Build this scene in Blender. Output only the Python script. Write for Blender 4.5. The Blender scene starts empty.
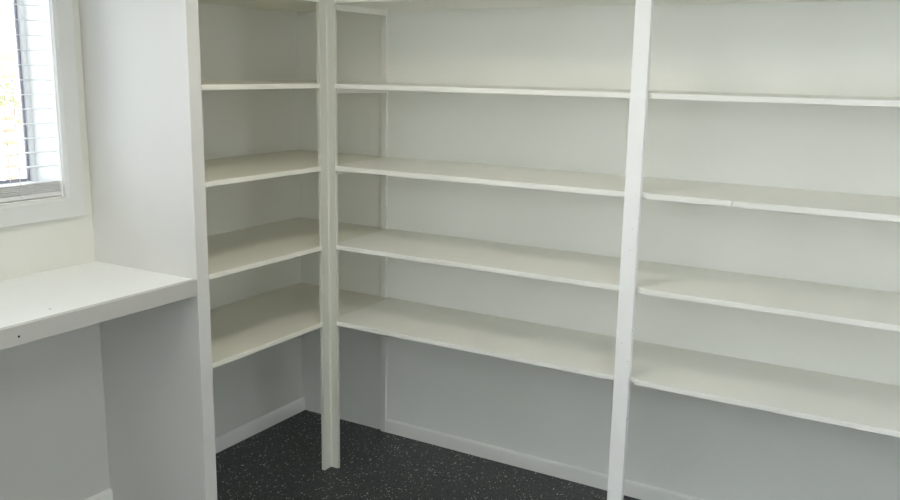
import bpy, bmesh, math, random
from mathutils import Vector
random.seed(7)
scene = bpy.context.scene
COL = scene.collection

# ------------------------------------------------------------------ dimensions (metres)
# origin = room corner at the floor; +x runs along the back wall, -y runs along the window wall
D1, D2 = 0.5104, 0.4321            # depth of the side bay / of the back run
YP, TP = 1.0815, 0.0530            # side panel: near face of the bay, thickness
YL = -(YP + TP)                    # panel face towards the window nook
TH = 0.018
ZS = [1.5864, 1.2701, 0.9554, 0.6410]   # tops of the four visible shelves
ZTOP = 1.9035                      # top shelf
PX, PW = 1.7235, 0.0530            # support post
ZB, TB = 0.9493, 0.0546            # desk top height, front edge height
RX, RY, RZ = 5.6, -5.2, 2.42       # room extents
WY0, WY1, WZ0, WZ1 = -2.445, -1.2465, 1.196, 2.10   # left window opening
VY0, VY1, VZ0, VZ1 = -5.05, -3.75, 1.12, 2.20     # added unseen window in the same wall, for a fill lamp
UY0, UY1, UZ0, UZ1 = -3.5, -1.5, 0.90, 2.10       # added unseen window in the far side wall, for a fill lamp
WT = 0.19                          # wall thickness

# ------------------------------------------------------------------ materials
def nt(name):
    m = bpy.data.materials.new(name); m.use_nodes = True
    t = m.node_tree; b = t.nodes['Principled BSDF']
    return m, t, b

def paint(name, col, rough=0.45, bump=0.12, scale=55.0, var=0.03, spec=0.4, stretch=(1, 1, 1)):
    m, t, b = nt(name)
    N, L = t.nodes, t.links
    tc = N.new('ShaderNodeTexCoord'); mp = N.new('ShaderNodeMapping'); mp.inputs['Scale'].default_value = stretch
    L.new(tc.outputs['Object'], mp.inputs['Vector'])
    n1 = N.new('ShaderNodeTexNoise'); n1.inputs['Scale'].default_value = scale; n1.inputs['Detail'].default_value = 5
    n2 = N.new('ShaderNodeTexNoise'); n2.inputs['Scale'].default_value = 2.3; n2.inputs['Detail'].default_value = 3
    L.new(mp.outputs['Vector'], n1.inputs['Vector']); L.new(mp.outputs['Vector'], n2.inputs['Vector'])
    mix = N.new('ShaderNodeMixRGB'); mix.blend_type = 'MIX'
    mix.inputs['Color1'].default_value = (*[c * (1 - var) for c in col], 1)
    mix.inputs['Color2'].default_value = (*[min(1, c * (1 + var)) for c in col], 1)
    L.new(n2.outputs['Fac'], mix.inputs['Fac']); L.new(mix.outputs['Color'], b.inputs['Base Color'])
    bp = N.new('ShaderNodeBump'); bp.inputs['Strength'].default_value = bump; bp.inputs['Distance'].default_value = 0.002
    L.new(n1.outputs['Fac'], bp.inputs['Height']); L.new(bp.outputs['Normal'], b.inputs['Normal'])
    b.inputs['Roughness'].default_value = rough
    b.inputs['Specular IOR Level'].default_value = spec
    return m

WHITE = (0.80, 0.80, 0.775)
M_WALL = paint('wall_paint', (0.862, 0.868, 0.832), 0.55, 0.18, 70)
M_WALL_L = paint('shaded_wall_paint', (0.70, 0.70, 0.645), 0.55, 0.18, 70)  # wall white darkened: the bay's shade is put into the colour
M_SHELF_L = paint('shaded_bay_shelf_paint', (0.80, 0.785, 0.70), 0.42, 0.12, 40)  # shelf white darkened to carry the shade of the side bay
M_CASING = paint('casing_paint', (0.66, 0.665, 0.645), 0.4, 0.05, 30)
M_LINER = paint('liner_white', (0.96, 0.955, 0.93), 0.5, 0.0)
M_FAR = paint('far_wall_paint', (0.80, 0.80, 0.76), 0.7, 0.15)
M_CEIL = paint('ceiling_paint', (0.80, 0.79, 0.75), 0.8, 0.1)
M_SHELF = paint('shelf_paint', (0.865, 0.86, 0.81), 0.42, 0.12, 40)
M_CORNER = paint('shaded_corner_post_paint', (0.62, 0.62, 0.55), 0.4, 0.3, 45, stretch=(1, 1, 0.35))  # post white with the shade of the corner mixed into it
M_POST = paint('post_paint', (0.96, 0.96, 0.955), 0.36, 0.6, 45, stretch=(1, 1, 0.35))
M_TRIM = paint('trim_gloss', (0.86, 0.855, 0.815), 0.32, 0.06, 30)
M_PANEL = paint('dimmed_panel_paint', (0.70, 0.69, 0.665), 0.5, 0.12, 18, spec=0.25)  # white toned down in colour in place of weaker light on the panel
M_EDGE = paint('shaded_desk_edge_paint', (0.53, 0.52, 0.49), 0.4, 0.10, 30)  # desk white darkened; shade of the room-facing edge is in the colour
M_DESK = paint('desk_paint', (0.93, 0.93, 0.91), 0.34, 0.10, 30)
M_SLAT = paint('slat_white', (0.74, 0.74, 0.735), 0.4, 0.0)
M_CORD = paint('cord_white', (0.75, 0.75, 0.74), 0.8, 0.0)
M_ALU = paint('window_alu', (0.82, 0.83, 0.83), 0.35, 0.0)
M_STRIP = paint('strip_dark', (0.30, 0.29, 0.32), 0.6, 0.0)
M_HOLE = paint('hole_dark', (0.03, 0.028, 0.025), 0.9, 0.0)
M_MARK = paint('scuff_grey', (0.36, 0.35, 0.33), 0.8, 0.0)
M_GROUND = paint('pale_concrete', (0.8, 0.79, 0.78), 0.9, 0.3, 20, 0.12)
M_TIMBER = paint('orange_timber', (0.60, 0.36, 0.24), 0.7, 0.3, 14, 0.25, stretch=(1, 0.15, 1))
M_BARK = paint('bark', (0.16, 0.12, 0.09), 0.9, 0.5, 20, 0.2)
M_LEAF = paint('leaf_yellow_green', (0.42, 0.41, 0.22), 0.7, 0.0, 20, 0.45)

def floor_mat():
    m, t, b = nt('epoxy_flake_floor'); N, L = t.nodes, t.links
    tc = N.new('ShaderNodeTexCoord')
    def flakes(scale, keep, size, off):
        mp = N.new('ShaderNodeMapping'); mp.inputs['Location'].default_value = (off, off * 1.7, 0)
        L.new(tc.outputs['Object'], mp.inputs['Vector'])
        wn = N.new('ShaderNodeTexNoise'); wn.inputs['Scale'].default_value = scale * 1.5
        L.new(mp.outputs['Vector'], wn.inputs['Vector'])
        ad = N.new('ShaderNodeVectorMath'); ad.operation = 'MULTIPLY_ADD'
        ad.inputs[1].default_value = (0.006,) * 3
        L.new(wn.outputs['Color'], ad.inputs[0]); L.new(mp.outputs['Vector'], ad.inputs[2])
        v = N.new('ShaderNodeTexVoronoi'); v.voronoi_dimensions = '2D'; v.inputs['Scale'].default_value = scale
        L.new(ad.outputs['Vector'], v.inputs['Vector'])
        sp = N.new('ShaderNodeSeparateColor'); L.new(v.outputs['Color'], sp.inputs['Color'])
        a = N.new('ShaderNodeMath'); a.operation = 'GREATER_THAN'; a.inputs[1].default_value = 1 - keep
        L.new(sp.outputs['Red'], a.inputs[0])
        sz = N.new('ShaderNodeMath'); sz.operation = 'MULTIPLY'; sz.inputs[1].default_value = size
        L.new(sp.outputs['Green'], sz.inputs[0])
        d = N.new('ShaderNodeMath'); d.operation = 'LESS_THAN'
        L.new(v.outputs['Distance'], d.inputs[0]); L.new(sz.outputs['Value'], d.inputs[1])
        mu = N.new('ShaderNodeMath'); mu.operation = 'MULTIPLY'
        L.new(a.outputs['Value'], mu.inputs[0]); L.new(d.outputs['Value'], mu.inputs[1])
        return mu.outputs['Value']
    base = N.new('ShaderNodeTexNoise'); base.inputs['Scale'].default_value = 9; base.inputs['Detail'].default_value = 6
    L.new(tc.outputs['Object'], base.inputs['Vector'])
    cr = N.new('ShaderNodeMixRGB'); cr.inputs['Color1'].default_value = (0.034, 0.039, 0.040, 1); cr.inputs['Color2'].default_value = (0.048, 0.055, 0.056, 1)
    L.new(base.outputs['Fac'], cr.inputs['Fac'])
    col = cr.outputs['Color']
    for mask, c in ((flakes(150, 0.40, 0.55, 3.1), (0.006, 0.007, 0.008)), (flakes(190, 0.18, 0.50, 7.7), (0.15, 0.16, 0.16)),
                    (flakes(165, 0.06, 0.60, 1.3), (0.60, 0.62, 0.60))):
        mx = N.new('ShaderNodeMixRGB'); mx.inputs['Color2'].default_value = (*c, 1)
        L.new(mask, mx.inputs['Fac']); L.new(col, mx.inputs['Color1']); col = mx.outputs['Color']
    L.new(col, b.inputs['Base Color'])
    b.inputs['Roughness'].default_value = 0.36; b.inputs['Specular IOR Level'].default_value = 0.28
    bn = N.new('ShaderNodeTexNoise'); bn.inputs['Scale'].default_value = 130
    L.new(tc.outputs['Object'], bn.inputs['Vector'])
    bp = N.new('ShaderNodeBump'); bp.inputs['Strength'].default_value = 0.12; bp.inputs['Distance'].default_value = 0.001
    L.new(bn.outputs['Fac'], bp.inputs['Height']); L.new(bp.outputs['Normal'], b.inputs['Normal'])
    return m
M_FLOOR = floor_mat()

def glass_mat():
    m = bpy.data.materials.new('window_glass'); m.use_nodes = True
    t = m.node_tree; N, L = t.nodes, t.links
    N.remove(N['Principled BSDF'])
    tr = N.new('ShaderNodeBsdfTransparent'); gl = N.new('ShaderNodeBsdfGlossy'); gl.inputs['Roughness'].default_value = 0.02
    fr = N.new('ShaderNodeFresnel'); fr.inputs['IOR'].default_value = 1.2
    mx = N.new('ShaderNodeMixShader')
    L.new(fr.outputs['Fac'], mx.inputs['Fac']); L.new(tr.outputs['BSDF'], mx.inputs[1]); L.new(gl.outputs['BSDF'], mx.inputs[2])
    L.new(mx.outputs['Shader'], N['Material Output'].inputs['Surface'])
    return m
M_GLASS = glass_mat()

# ------------------------------------------------------------------ mesh helpers
def add_box(bm, x0, x1, y0, y1, z0, z1):
    vs = [bm.verts.new(c) for c in ((x0, y0, z0), (x1, y0, z0), (x1, y1, z0), (x0, y1, z0), (x0, y0, z1), (x1, y0, z1), (x1, y1, z1), (x0, y1, z1))]
    for f in ((3, 2, 1, 0), (4, 5, 6, 7), (0, 1, 5, 4), (1, 2, 6, 5), (2, 3, 7, 6), (3, 0, 4, 7)):
        bm.faces.new([vs[i] for i in f])

def add_prism(bm, poly, z0, z1):           # poly: counter-clockwise (x, y)
    a = [bm.verts.new((x, y, z0)) for x, y in poly]; b = [bm.verts.new((x, y, z1)) for x, y in poly]
    n = len(poly)
    bm.faces.new(list(reversed(a))); bm.faces.new(b)
    for i in range(n):
        j = (i + 1) % n; bm.faces.new((a[i], a[j], b[j], b[i]))

def add_profile(bm, prof, fn, s0, s1):     # sweep a closed profile (u, v) between two stations
    a = [bm.verts.new(fn(u, v, s0)) for u, v in prof]; b = [bm.verts.new(fn(u, v, s1)) for u, v in prof]
    n = len(prof)
    bm.faces.new(a); bm.faces.new(list(reversed(b)))
    for i in range(n):
        j = (i + 1) % n; bm.faces.new((a[i], b[i], b[j], a[j]))

def add_tube(bm, p0, p1, r0, r1=None, n=8):
    r1 = r0 if r1 is None else r1
    p0, p1 = Vector(p0), Vector(p1); d = (p1 - p0).normalized()
    u = d.orthogonal().normalized(); w = d.cross(u)
    A = [bm.verts.new(p0 + (u * math.cos(2 * math.pi * i / n) + w * math.sin(2 * math.pi * i / n)) * r0) for i in range(n)]
    B = [bm.verts.new(p1 + (u * math.cos(2 * math.pi * i / n) + w * math.sin(2 * math.pi * i / n)) * r1) for i in range(n)]
    bm.faces.new(list(reversed(A))); bm.faces.new(B)
    for i in range(n):
        j = (i + 1) % n; bm.faces.new((A[i], A[j], B[j], B[i]))

def obj(name, bm, mat, parent=None, bevel=0.0, kind=None, label=None, smooth=False, seg=2):
    bmesh.ops.recalc_face_normals(bm, faces=bm.faces[:])
    if bevel:
        ed = [e for e in bm.edges if len(e.link_faces) == 2 and e.calc_face_angle() > 0.6]
        bmesh.ops.bevel(bm, geom=ed, offset=bevel, segments=seg, affect='EDGES', profile=0.5, clamp_overlap=True)
    me = bpy.data.meshes.new(name); bm.to_mesh(me); bm.free()
    me.materials.append(mat)
    if smooth:
        for p in me.polygons: p.use_smooth = True
        try: me.set_sharp_from_angle(angle=math.radians(40))
        except Exception: pass
    o = bpy.data.objects.new(name, me); COL.objects.link(o)
    if parent:
        o.parent = parent; o.location = -parent.location
    if kind: o['kind'] = kind
    if label: o['label'] = label
    return o

def box(name, mat, x0, x1, y0, y1, z0, z1, parent=None, bevel=0.0, **k):
    bm = bmesh.new(); add_box(bm, x0, x1, y0, y1, z0, z1)
    return obj(name, bm, mat, parent, bevel, **k)

def thing(name, label, cat, loc=(0, 0, 0), group=None):
    o = bpy.data.objects.new(name, None); COL.objects.link(o); o.empty_display_size = 0.1
    o.location = loc
    o['label'] = label; o['category'] = cat
    if group: o['group'] = group
    return o

def structure(name):
    o = bpy.data.objects.new(name, None); COL.objects.link(o); o['kind'] = 'structure'; return o

# ------------------------------------------------------------------ room shell
box('floor', M_FLOOR, -0.0, RX, RY, 0.0, -0.12, 0.0, kind='structure')
box('ceiling', M_CEIL, -WT, RX + WT, RY - WT, WT, RZ, RZ + 0.1, kind='structure')
box('wall_back', M_WALL, -WT, RX + WT, 0.0, WT, -0.12, RZ, kind='structure')
bm = bmesh.new()
for (a, b, c, d) in ((RY - WT, UY0, -0.12, RZ), (UY1, 0.0, -0.12, RZ), (UY0, UY1, -0.12, UZ0), (UY0, UY1, UZ1, RZ)):
    add_box(bm, RX, RX + WT, a, b, c, d)
obj('wall_right', bm, M_FAR, kind='structure')
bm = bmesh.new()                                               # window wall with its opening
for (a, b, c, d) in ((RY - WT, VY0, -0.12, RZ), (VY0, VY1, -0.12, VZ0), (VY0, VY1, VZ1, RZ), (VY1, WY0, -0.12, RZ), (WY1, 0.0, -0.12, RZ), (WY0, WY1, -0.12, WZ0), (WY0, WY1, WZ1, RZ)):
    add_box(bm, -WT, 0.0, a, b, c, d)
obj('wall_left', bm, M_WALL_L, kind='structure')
box('wall_front', M_WALL, 0.0, RX, RY - WT, RY, -0.12, RZ, kind='structure')

# skirting boards
prof = [(0, 0), (0.013, 0), (0.013, 0.051), (0.0105, 0.057), (0.006, 0.062), (0, 0.0645)]
bm = bmesh.new(); add_profile(bm, prof, lambda u, v, s: (u, s, v), -YP, 0.0)
obj('baseboard_left', bm, M_TRIM, kind='structure', smooth=True)
bm = bmesh.new(); add_profile(bm, prof, lambda u, v, s: (u, s, v), RY, YL)
obj('baseboard_nook', bm, M_TRIM, kind='structure', smooth=True)
prof_b = [(0, 0), (0.011, 0), (0.011, 0.050), (0.009, 0.056), (0.005, 0.061), (0, 0.063)]
bm = bmesh.new(); add_profile(bm, prof_b, lambda u, v, s: (s, -u, v), 0.4985, RX)
obj('baseboard_back', bm, M_TRIM, kind='structure', smooth=True)

# ------------------------------------------------------------------ left window
w1 = structure('window_1')
def mitred(bm, y0, y1, z0, z1, wid, x0, x1, x1b):
    # picture-frame architrave; outer thickness x1, thinner inner lip x1b
    outer = [(y0 - wid, z0 - wid), (y1 + wid, z0 - wid), (y1 + wid, z1 + wid), (y0 - wid, z1 + wid)]
    inner = [(y0, z0), (y1, z0), (y1, z1), (y0, z1)]
    k = 0.86
    mid = [tuple(o + (i - o) * k for o, i in zip(a, b)) for a, b in zip(outer, inner)]
    rings = [[(x0, *p) for p in outer], [(x1 - 0.003, *p) for p in outer], [(x1, *[o + (i - o) * 0.05 for o, i in zip(a, b)]) for a, b in zip(outer, inner)],
             [(x1, *p) for p in mid], [(x1b, *p) for p in inner], [(x0, *p) for p in inner]]
    rings = [[(q[0], q[1], q[2]) for q in r] for r in rings]
    V = [[bm.verts.new(c) for c in r] for r in rings]
    for a, b in zip(V, V[1:] + V[:1]):
        for i in range(4):
            j = (i + 1) % 4; bm.faces.new((a[i], a[j], b[j], b[i]))
bm = bmesh.new(); mitred(bm, WY0, WY1, WZ0, WZ1, 0.074, 0.0, 0.022, 0.014)
obj('casing', bm, M_CASING, w1)
bm = bmesh.new()
for a in ((WY1 - 0.002, WY1, WZ0, WZ1), (WY0, WY0 + 0.002, WZ0, WZ1), (WY0 + .002, WY1 - .002, WZ0, WZ0 + 0.002), (WY0 + .002, WY1 - .002, WZ1 - 0.002, WZ1)):
    add_box(bm, -0.134, 0.0, *a)
obj('jamb_liner', bm, M_LINER, w1)
bm = bmesh.new()                                               # aluminium sash frame
WMID = (WY0 + WY1) / 2
FX0, FX1 = -0.170, -0.135
for a in ((WY1 - 0.018, WY1, WZ0, WZ1), (WY0, WY0 + 0.030, WZ0, WZ1), (WY0 + 0.03, WY1 - 0.018, WZ0, WZ0 + 0.045), (WY0 + 0.03, WY1 - 0.018, WZ1 - 0.03, WZ1),
          (WMID - .02, WMID + .02, WZ0 + 0.045, WZ1 - 0.03)):
    add_box(bm, FX0, FX1, *a)
obj('sash_frame', bm, M_ALU, w1, 0.002)
bm = bmesh.new()
for ya, yb in ((WY0 + 0.03, WMID - .02), (WMID + .02, WY1 - 0.018)):
    z0, z1 = WZ0 + 0.045, WZ1 - 0.03
    for a in ((yb - 0.008, yb, z0, z1), (ya, ya + 0.014, z0, z1), (ya + 0.014, yb - 0.014, z0, z0 + 0.010), (ya + 0.014, yb - 0.014, z1 - 0.010, z1)):
        add_box(bm, -0.158, -0.147, *a)
obj('sash_strip', bm, M_STRIP, w1)  # dark strip along the inner edge of the sash
for ya, yb in ((WY0 + 0.044, WMID - .034), (WMID + .034, WY1 - 0.030)):
    box('pane', M_GLASS, -0.154, -0.150, ya, yb, WZ0 + 0.055, WZ1 - 0.04, w1)

# two windows added out of view to house fill lamps
def fill_window(name, x0, x1, y0, y1, z0, z1):
    w = structure(name); ym = (y0 + y1) / 2
    bm = bmesh.new()
    for a in ((y0, y0 + .04, z0, z1), (y1 - .04, y1, z0, z1), (y0 + .04, y1 - .04, z0, z0 + .04), (y0 + .04, y1 - .04, z1 - .04, z1), (ym - .02, ym + .02, z0 + .04, z1 - .04)):
        add_box(bm, x0, x1, *a)
    obj('fill_window_frame', bm, M_ALU, w)
    xm = (x0 + x1) / 2
    for a, b in ((y0 + .04, ym - .02), (ym + .02, y1 - .04)):
        box('pane', M_GLASS, xm - .002, xm + .002, a, b, z0 + .04, z1 - .04, w)
fill_window('fill_window_2', -0.050, -0.020, VY0, VY1, VZ0, VZ1)
fill_window('fill_window_3', RX + 0.020, RX + 0.050, UY0, UY1, UZ0, UZ1)

# ------------------------------------------------------------------ venetian blind
bl = thing('venetian_blind', 'white horizontal slat venetian blind hanging in the window above the desk', 'blind', (-0.03, (WY0 + WY1) / 2, WZ1))
BY0, BY1 = WY0 + 0.006, WY1 - 0.004
box('headrail', M_SLAT, -0.058, -0.002, BY0, BY1, WZ1 - 0.045, WZ1 - 0.002, bl, 0.003)
def slat_bm(z, tilt=0.0, w=0.044, t=0.0014, camber=0.0012):
    bm = bmesh.new(); n = 6; top = []; bot = []
    for i in range(n + 1):
        s = (i / n - 0.5)
        x = -0.030 + s * w * math.cos(tilt); dz = camber * (1 - 4 * s * s) + s * w * math.sin(tilt)
        top.append((x, z + dz + t / 2)); bot.append((x, z + dz - t / 2))
    add_profile(bm, top + bot[::-1], lambda u, v, s: (u, s, v), BY0 + 0.001, BY1 - 0.001)
    return bm
z = 1.3035
while z < WZ1 - 0.06:
    obj('slat', slat_bm(z, -0.02), M_SLAT, bl, smooth=True); z += 0.0478
for k in range(6):
    obj('slat', slat_bm(1.2205 + k * 0.0058, random.uniform(-.015, .015), camber=0.0008, t=0.0034), M_SLAT, bl, smooth=True)
box('bottom_rail', M_SLAT, -0.056, -0.004, BY0, BY1, 1.2005, 1.2165, bl, 0.003)
for y in (-1.400, -1.845, -2.290):
    bm = bmesh.new()
    for x in (-0.0035, -0.0565):
        add_tube(bm, (x, y, 1.205), (x, y, WZ1 - 0.03), 0.0013, n=6)
    obj('ladder_cord', bm, M_CORD, bl, smooth=True)
    bm = bmesh.new()                                           # gathered loops of ladder tape hanging over the stack
    for k in range(5):
        ya = y + 0.045 + random.uniform(-.018, .018); za = 1.245 - k * 0.007
        pts = [Vector((-0.0015, ya + 0.016 * math.cos(q * math.pi / 4 + k), za + 0.007 * math.sin(q * math.pi / 4))) for q in range(9)]
        for a, b in zip(pts, pts[1:]): add_tube(bm, a, b, 0.0009, n=5)
    add_tube(bm, (-0.0015, y + 0.035, 1.232), (-0.0015, y + 0.030, 1.199), 0.0009, n=5)
    obj('cord_loop', bm, M_CORD, bl, smooth=True)

# ------------------------------------------------------------------ side bay shelving (window wall side)
un = thing('shelving_unit', 'narrow white built-in shelving bay between the full-height side panel and the room corner', 'shelves', (D1 / 2, -YP / 2, 0), 'built-in white shelving')
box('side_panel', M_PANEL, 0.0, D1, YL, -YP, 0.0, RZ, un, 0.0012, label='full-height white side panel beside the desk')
CPA, CPB, CT = 0.044, 0.036, 0.015           # corner post leg, thickness
def left_shelf(ztop):
    # runs to the back wall and is cut round the corner post
    bm = bmesh.new()
    e = 0.0003
    add_prism(bm, [(0.0004, -YP), (D1, -YP), (D1, -D2 - CPA - e), (D1 - CT - e, -D2 - CPA - e), (D1 - CT - e, -D2 + CT + e), (D1 - e, -D2 + CT + e), (D1 - e, -0.0004), (0.4990, -0.0004), (0.4990, -0.0145), (0.4704, -0.0145), (0.4704, -0.0004), (0.0004, -0.0004)], ztop - TH, ztop)
    return bm
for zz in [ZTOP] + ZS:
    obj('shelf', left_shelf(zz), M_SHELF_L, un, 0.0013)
for zz in [ZTOP] + ZS:
    bt = zz - TH
    box('cleat', M_SHELF, D1 - 0.030, D1 - 0.001, -D2 + CT + 0.002, -0.0145, bt - 0.0225, bt, un, 0.0015)

# ------------------------------------------------------------------ back wall shelving run
XR = 4.40
ub = thing('shelving_unit', 'long white shelving run across the back wall, cut around a square support post', 'shelves', ((D1 + XR) / 2, -D2 / 2, 0), 'built-in white shelving')
NG = 0.018                       # cut-out beside the support post
def back_shelf(ztop, nick=None, drop=0.0):
    bm = bmesh.new()
    front = [(D1 + CPB + 0.0003, -D2), (PX, -D2), (PX, -D2 + 0.021), (PX + PW + NG, -D2 + 0.021), (PX + PW + NG, -D2)]
    if nick: front += [(nick - 0.0018, -D2), (nick - 0.0008, -D2 + 0.007), (nick + 0.0008, -D2 + 0.007), (nick + 0.0018, -D2)]
    e = 0.0003
    poly = [(D1 + e, -0.0004), (D1 + e, -D2 + CT + e), (D1 + CPB + e, -D2 + CT + e)] + front + [(XR, -D2), (XR, -0.0004)]
    add_prism(bm, poly, ztop - TH, ztop)
    return bm
for i, zz in enumerate([ZTOP] + ZS):
    obj('shelf', back_shelf(zz, 2.0663 if i == 2 else None), M_SHELF, ub, 0.0 if i == 2 else 0.0013)
box('end_panel', M_PANEL, XR, XR + 0.04, -D2, -0.0006, 0.0, RZ, ub, 0.0012)
# L-shaped corner post with a small cove in the inner angle
c = 0.006
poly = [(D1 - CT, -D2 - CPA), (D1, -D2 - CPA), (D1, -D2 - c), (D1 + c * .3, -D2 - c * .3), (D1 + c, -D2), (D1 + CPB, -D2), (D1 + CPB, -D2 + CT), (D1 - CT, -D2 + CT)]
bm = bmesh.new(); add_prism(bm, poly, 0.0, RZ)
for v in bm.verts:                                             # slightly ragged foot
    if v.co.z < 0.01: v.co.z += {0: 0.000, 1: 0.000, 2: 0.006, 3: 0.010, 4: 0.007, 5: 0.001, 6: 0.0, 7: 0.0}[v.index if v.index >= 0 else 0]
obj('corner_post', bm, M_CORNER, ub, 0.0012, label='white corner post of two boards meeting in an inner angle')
bm = bmesh.new()
NSEG = 60
add_box(bm, PX, PX + PW, -D2 - 0.002, -D2 + 0.0205, 0.0, RZ)
obj('support_post', bm, M_POST, ub, 0.0018, label='white square-edged support post with chipped paint')
for zz, xx in ((0.81, 0.056), (1.08, 0.03), (1.02, 0.0555), (0.76, 0.02), (0.50, 0.056), (1.15, 0.034), (0.70, 0.045)):
    box('paint_chip', M_MARK, PX + xx - 0.0012, PX + xx + 0.0012, -D2 - 0.0023, -D2 - 0.0019, zz - 0.001, zz + 0.0012, ub)
box('wall_batten', M_TRIM, 0.4709, 0.4985, -0.014, 0.0, 0.0, ZTOP - TH, ub, 0.0015, label='narrow vertical white batten on the back wall')

# ------------------------------------------------------------------ desk top under the window
dk = thing('built_in_desk', 'thick white built-in desk top below the window with a deep front edge', 'desk', (D1 / 2, -2.5, 0))
DY0 = -3.40
box('desk_top', M_DESK, 0.0006, D1 - 0.020, DY0, YL - 0.0004, ZB - 0.025, ZB, dk)
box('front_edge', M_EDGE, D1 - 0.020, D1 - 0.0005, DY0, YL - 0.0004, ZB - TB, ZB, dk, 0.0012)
box('end_panel', M_PANEL, 0.0006, D1 - 0.021, DY0, DY0 + 0.04, 0.0, ZB - 0.025, dk, 0.0012)
def disc(name, mat, c, n, r, sx=1.0):
    bm = bmesh.new(); n = Vector(n)
    add_tube(bm, Vector(c) - n * 0.0002, Vector(c) + n * 0.0004, r, n=14)
    return obj(name, bm, mat, dk)
disc('screw_hole', M_HOLE, (D1 - 0.0005, -1.7814, 0.9190), (1, 0, 0), 0.0034)
disc('screw_hole', M_MARK, (D1 - 0.0005, -1.600, 0.925), (1, 0, 0), 0.0016)
disc('stain', M_MARK, (0.4325, -1.6285, ZB), (0, 0, 1), 0.0035)

# ------------------------------------------------------------------ outside the window
box('ground', M_GROUND, -30, 30, -30, 30, -0.30, -0.125, kind='structure')
fe = thing('timber_fence', 'orange-brown timber fence of horizontal boards outside the window', 'fence', (-5.0, 0.0, -0.12))
FE1 = 1.93
k = 0; z = 0.02
while z < 1.22:
    box('board', M_TIMBER, -5.02, -5.0, -5.0, FE1, z, z + 0.085, fe, 0.003); z += 0.112; k += 1
for y in (-4.9, -3.2, -1.5, 0.2, FE1 - 0.05):
    box('fence_post', M_TIMBER, -5.10, -5.02, y - 0.04, y + 0.04, -0.125, 1.24, fe, 0.004)
tr = thing('garden_shrub', 'pale yellow-green shrub growing behind the timber fence', 'shrub', (-6.0, 1.9, -0.12))
bm = bmesh.new()
for i in range(6):
    a = i * 1.05; add_tube(bm, (-6.0, 1.9, -0.13), (-6.0 + 0.35 * math.cos(a), 1.9 + 0.45 * math.sin(a), 1.45), 0.03, 0.01, 6)
obj('stem', bm, M_BARK, tr)
bm = bmesh.new()
for i in range(2200):
    u, v, w = (random.gauss(0, .42) for _ in range(3))
    cpt = Vector((-6.0 + u * 0.8, 1.75 + v * 1.3, 1.28 + w * 0.55))
    if cpt.z < 0.5 or cpt.x > -5.2: continue
    d = Vector((random.uniform(-1, 1), random.uniform(-1, 1), random.uniform(-.6, 1))).normalized()
    e = d.orthogonal().normalized(); s = random.uniform(0.03, 0.055)
    vs = [bm.verts.new(cpt + q) for q in (-d * s, e * s * .45, d * s, -e * s * .45)]
    bm.faces.new(vs)
obj('foliage', bm, M_LEAF, tr, kind='stuff')

# ------------------------------------------------------------------ light
wd = bpy.data.worlds.new('sky'); scene.world = wd; wd.use_nodes = True
t = wd.node_tree; N, L = t.nodes, t.links
bg = N['Background']
tc = N.new('ShaderNodeTexCoord'); sx = N.new('ShaderNodeSeparateXYZ'); L.new(tc.outputs['Generated'], sx.inputs['Vector'])
rp = N.new('ShaderNodeValToRGB')
rp.color_ramp.elements[0].position = 0.0; rp.color_ramp.elements[0].color = (0.97, 0.985, 1.0, 1)
rp.color_ramp.elements[1].position = 0.8; rp.color_ramp.elements[1].color = (0.62, 0.80, 1.0, 1)
L.new(sx.outputs['Z'], rp.inputs['Fac']); L.new(rp.outputs['Color'], bg.inputs['Color'])
bg.inputs['Strength'].default_value = 5.0

def area(name, loc, rot, sx_, sy_, portal=False, power=10, col=(1, 1, 1), shape='RECTANGLE'):
    l = bpy.data.lights.new(name, 'AREA'); l.shape = shape; l.size = sx_; l.size_y = sy_
    l.energy = power; l.color = col
    if portal: l.cycles.is_portal = True
    o = bpy.data.objects.new(name, l); COL.objects.link(o); o.location = loc; o.rotation_euler = rot
    return o
area('window_portal', (-0.185, (WY0 + WY1) / 2, (WZ0 + WZ1) / 2), (0, -math.pi / 2, 0), WZ1 - WZ0, WY1 - WY0, True)
area('window_fill', (-0.06, (VY0 + VY1) / 2, (VZ0 + VZ1) / 2), (0, -math.pi / 2, 0), VZ1 - VZ0, VY1 - VY0, False, 128, (0.945, 0.985, 1.035))  # fill lamp behind the added window, power set by fitting
area('window_fill', (RX + 0.06, (UY0 + UY1) / 2, (UZ0 + UZ1) / 2), (0, math.pi / 2, 0), UZ1 - UZ0, UY1 - UY0, False, 3.5, (1.0, 0.99, 0.95))  # weak fill lamp behind the added far-side window
area('ceiling_and_fill_lamp', (1.35, -1.45, RZ - 0.06), (0, 0, 0), 0.42, 0.42, False, 8, (1.05, 1.0, 0.84), 'DISK')
area('ceiling_and_fill_lamp', (2.75, -1.9, RZ - 0.06), (0, 0, 0), 0.60, 0.60, False, 9, (0.95, 1.0, 1.03), 'DISK')  # added fill to brighten the right-hand shelves, no known fitting
area('ceiling_and_fill_lamp', (2.6, -4.2, RZ - 0.04), (0, 0, 0), 1.2, 0.6, False, 2.5, (1.0, 0.99, 0.98))  # broad unseen fill added for the whole room

# ------------------------------------------------------------------ camera
cd = bpy.data.cameras.new('camera'); cam = bpy.data.objects.new('camera', cd); COL.objects.link(cam)
cam.location = (2.67726, -3.18041, 1.65294)
cam.rotation_euler = (1.36797, -0.017229, 0.532386)
cd.sensor_fit = 'HORIZONTAL'; cd.sensor_width = 36.0; cd.lens = 885.287 / 900 * 36.0
cd.clip_start = 0.02
scene.camera = cam
scene.view_settings.view_transform = 'Standard'
scene.view_settings.look = 'None'
scene.view_settings.exposure = 0.12
scene.cycles.max_bounces = 14
scene.cycles.diffuse_bounces = 10
scene.cycles.transparent_max_bounces = 16
scene.cycles.sample_clamp_indirect = 6.0
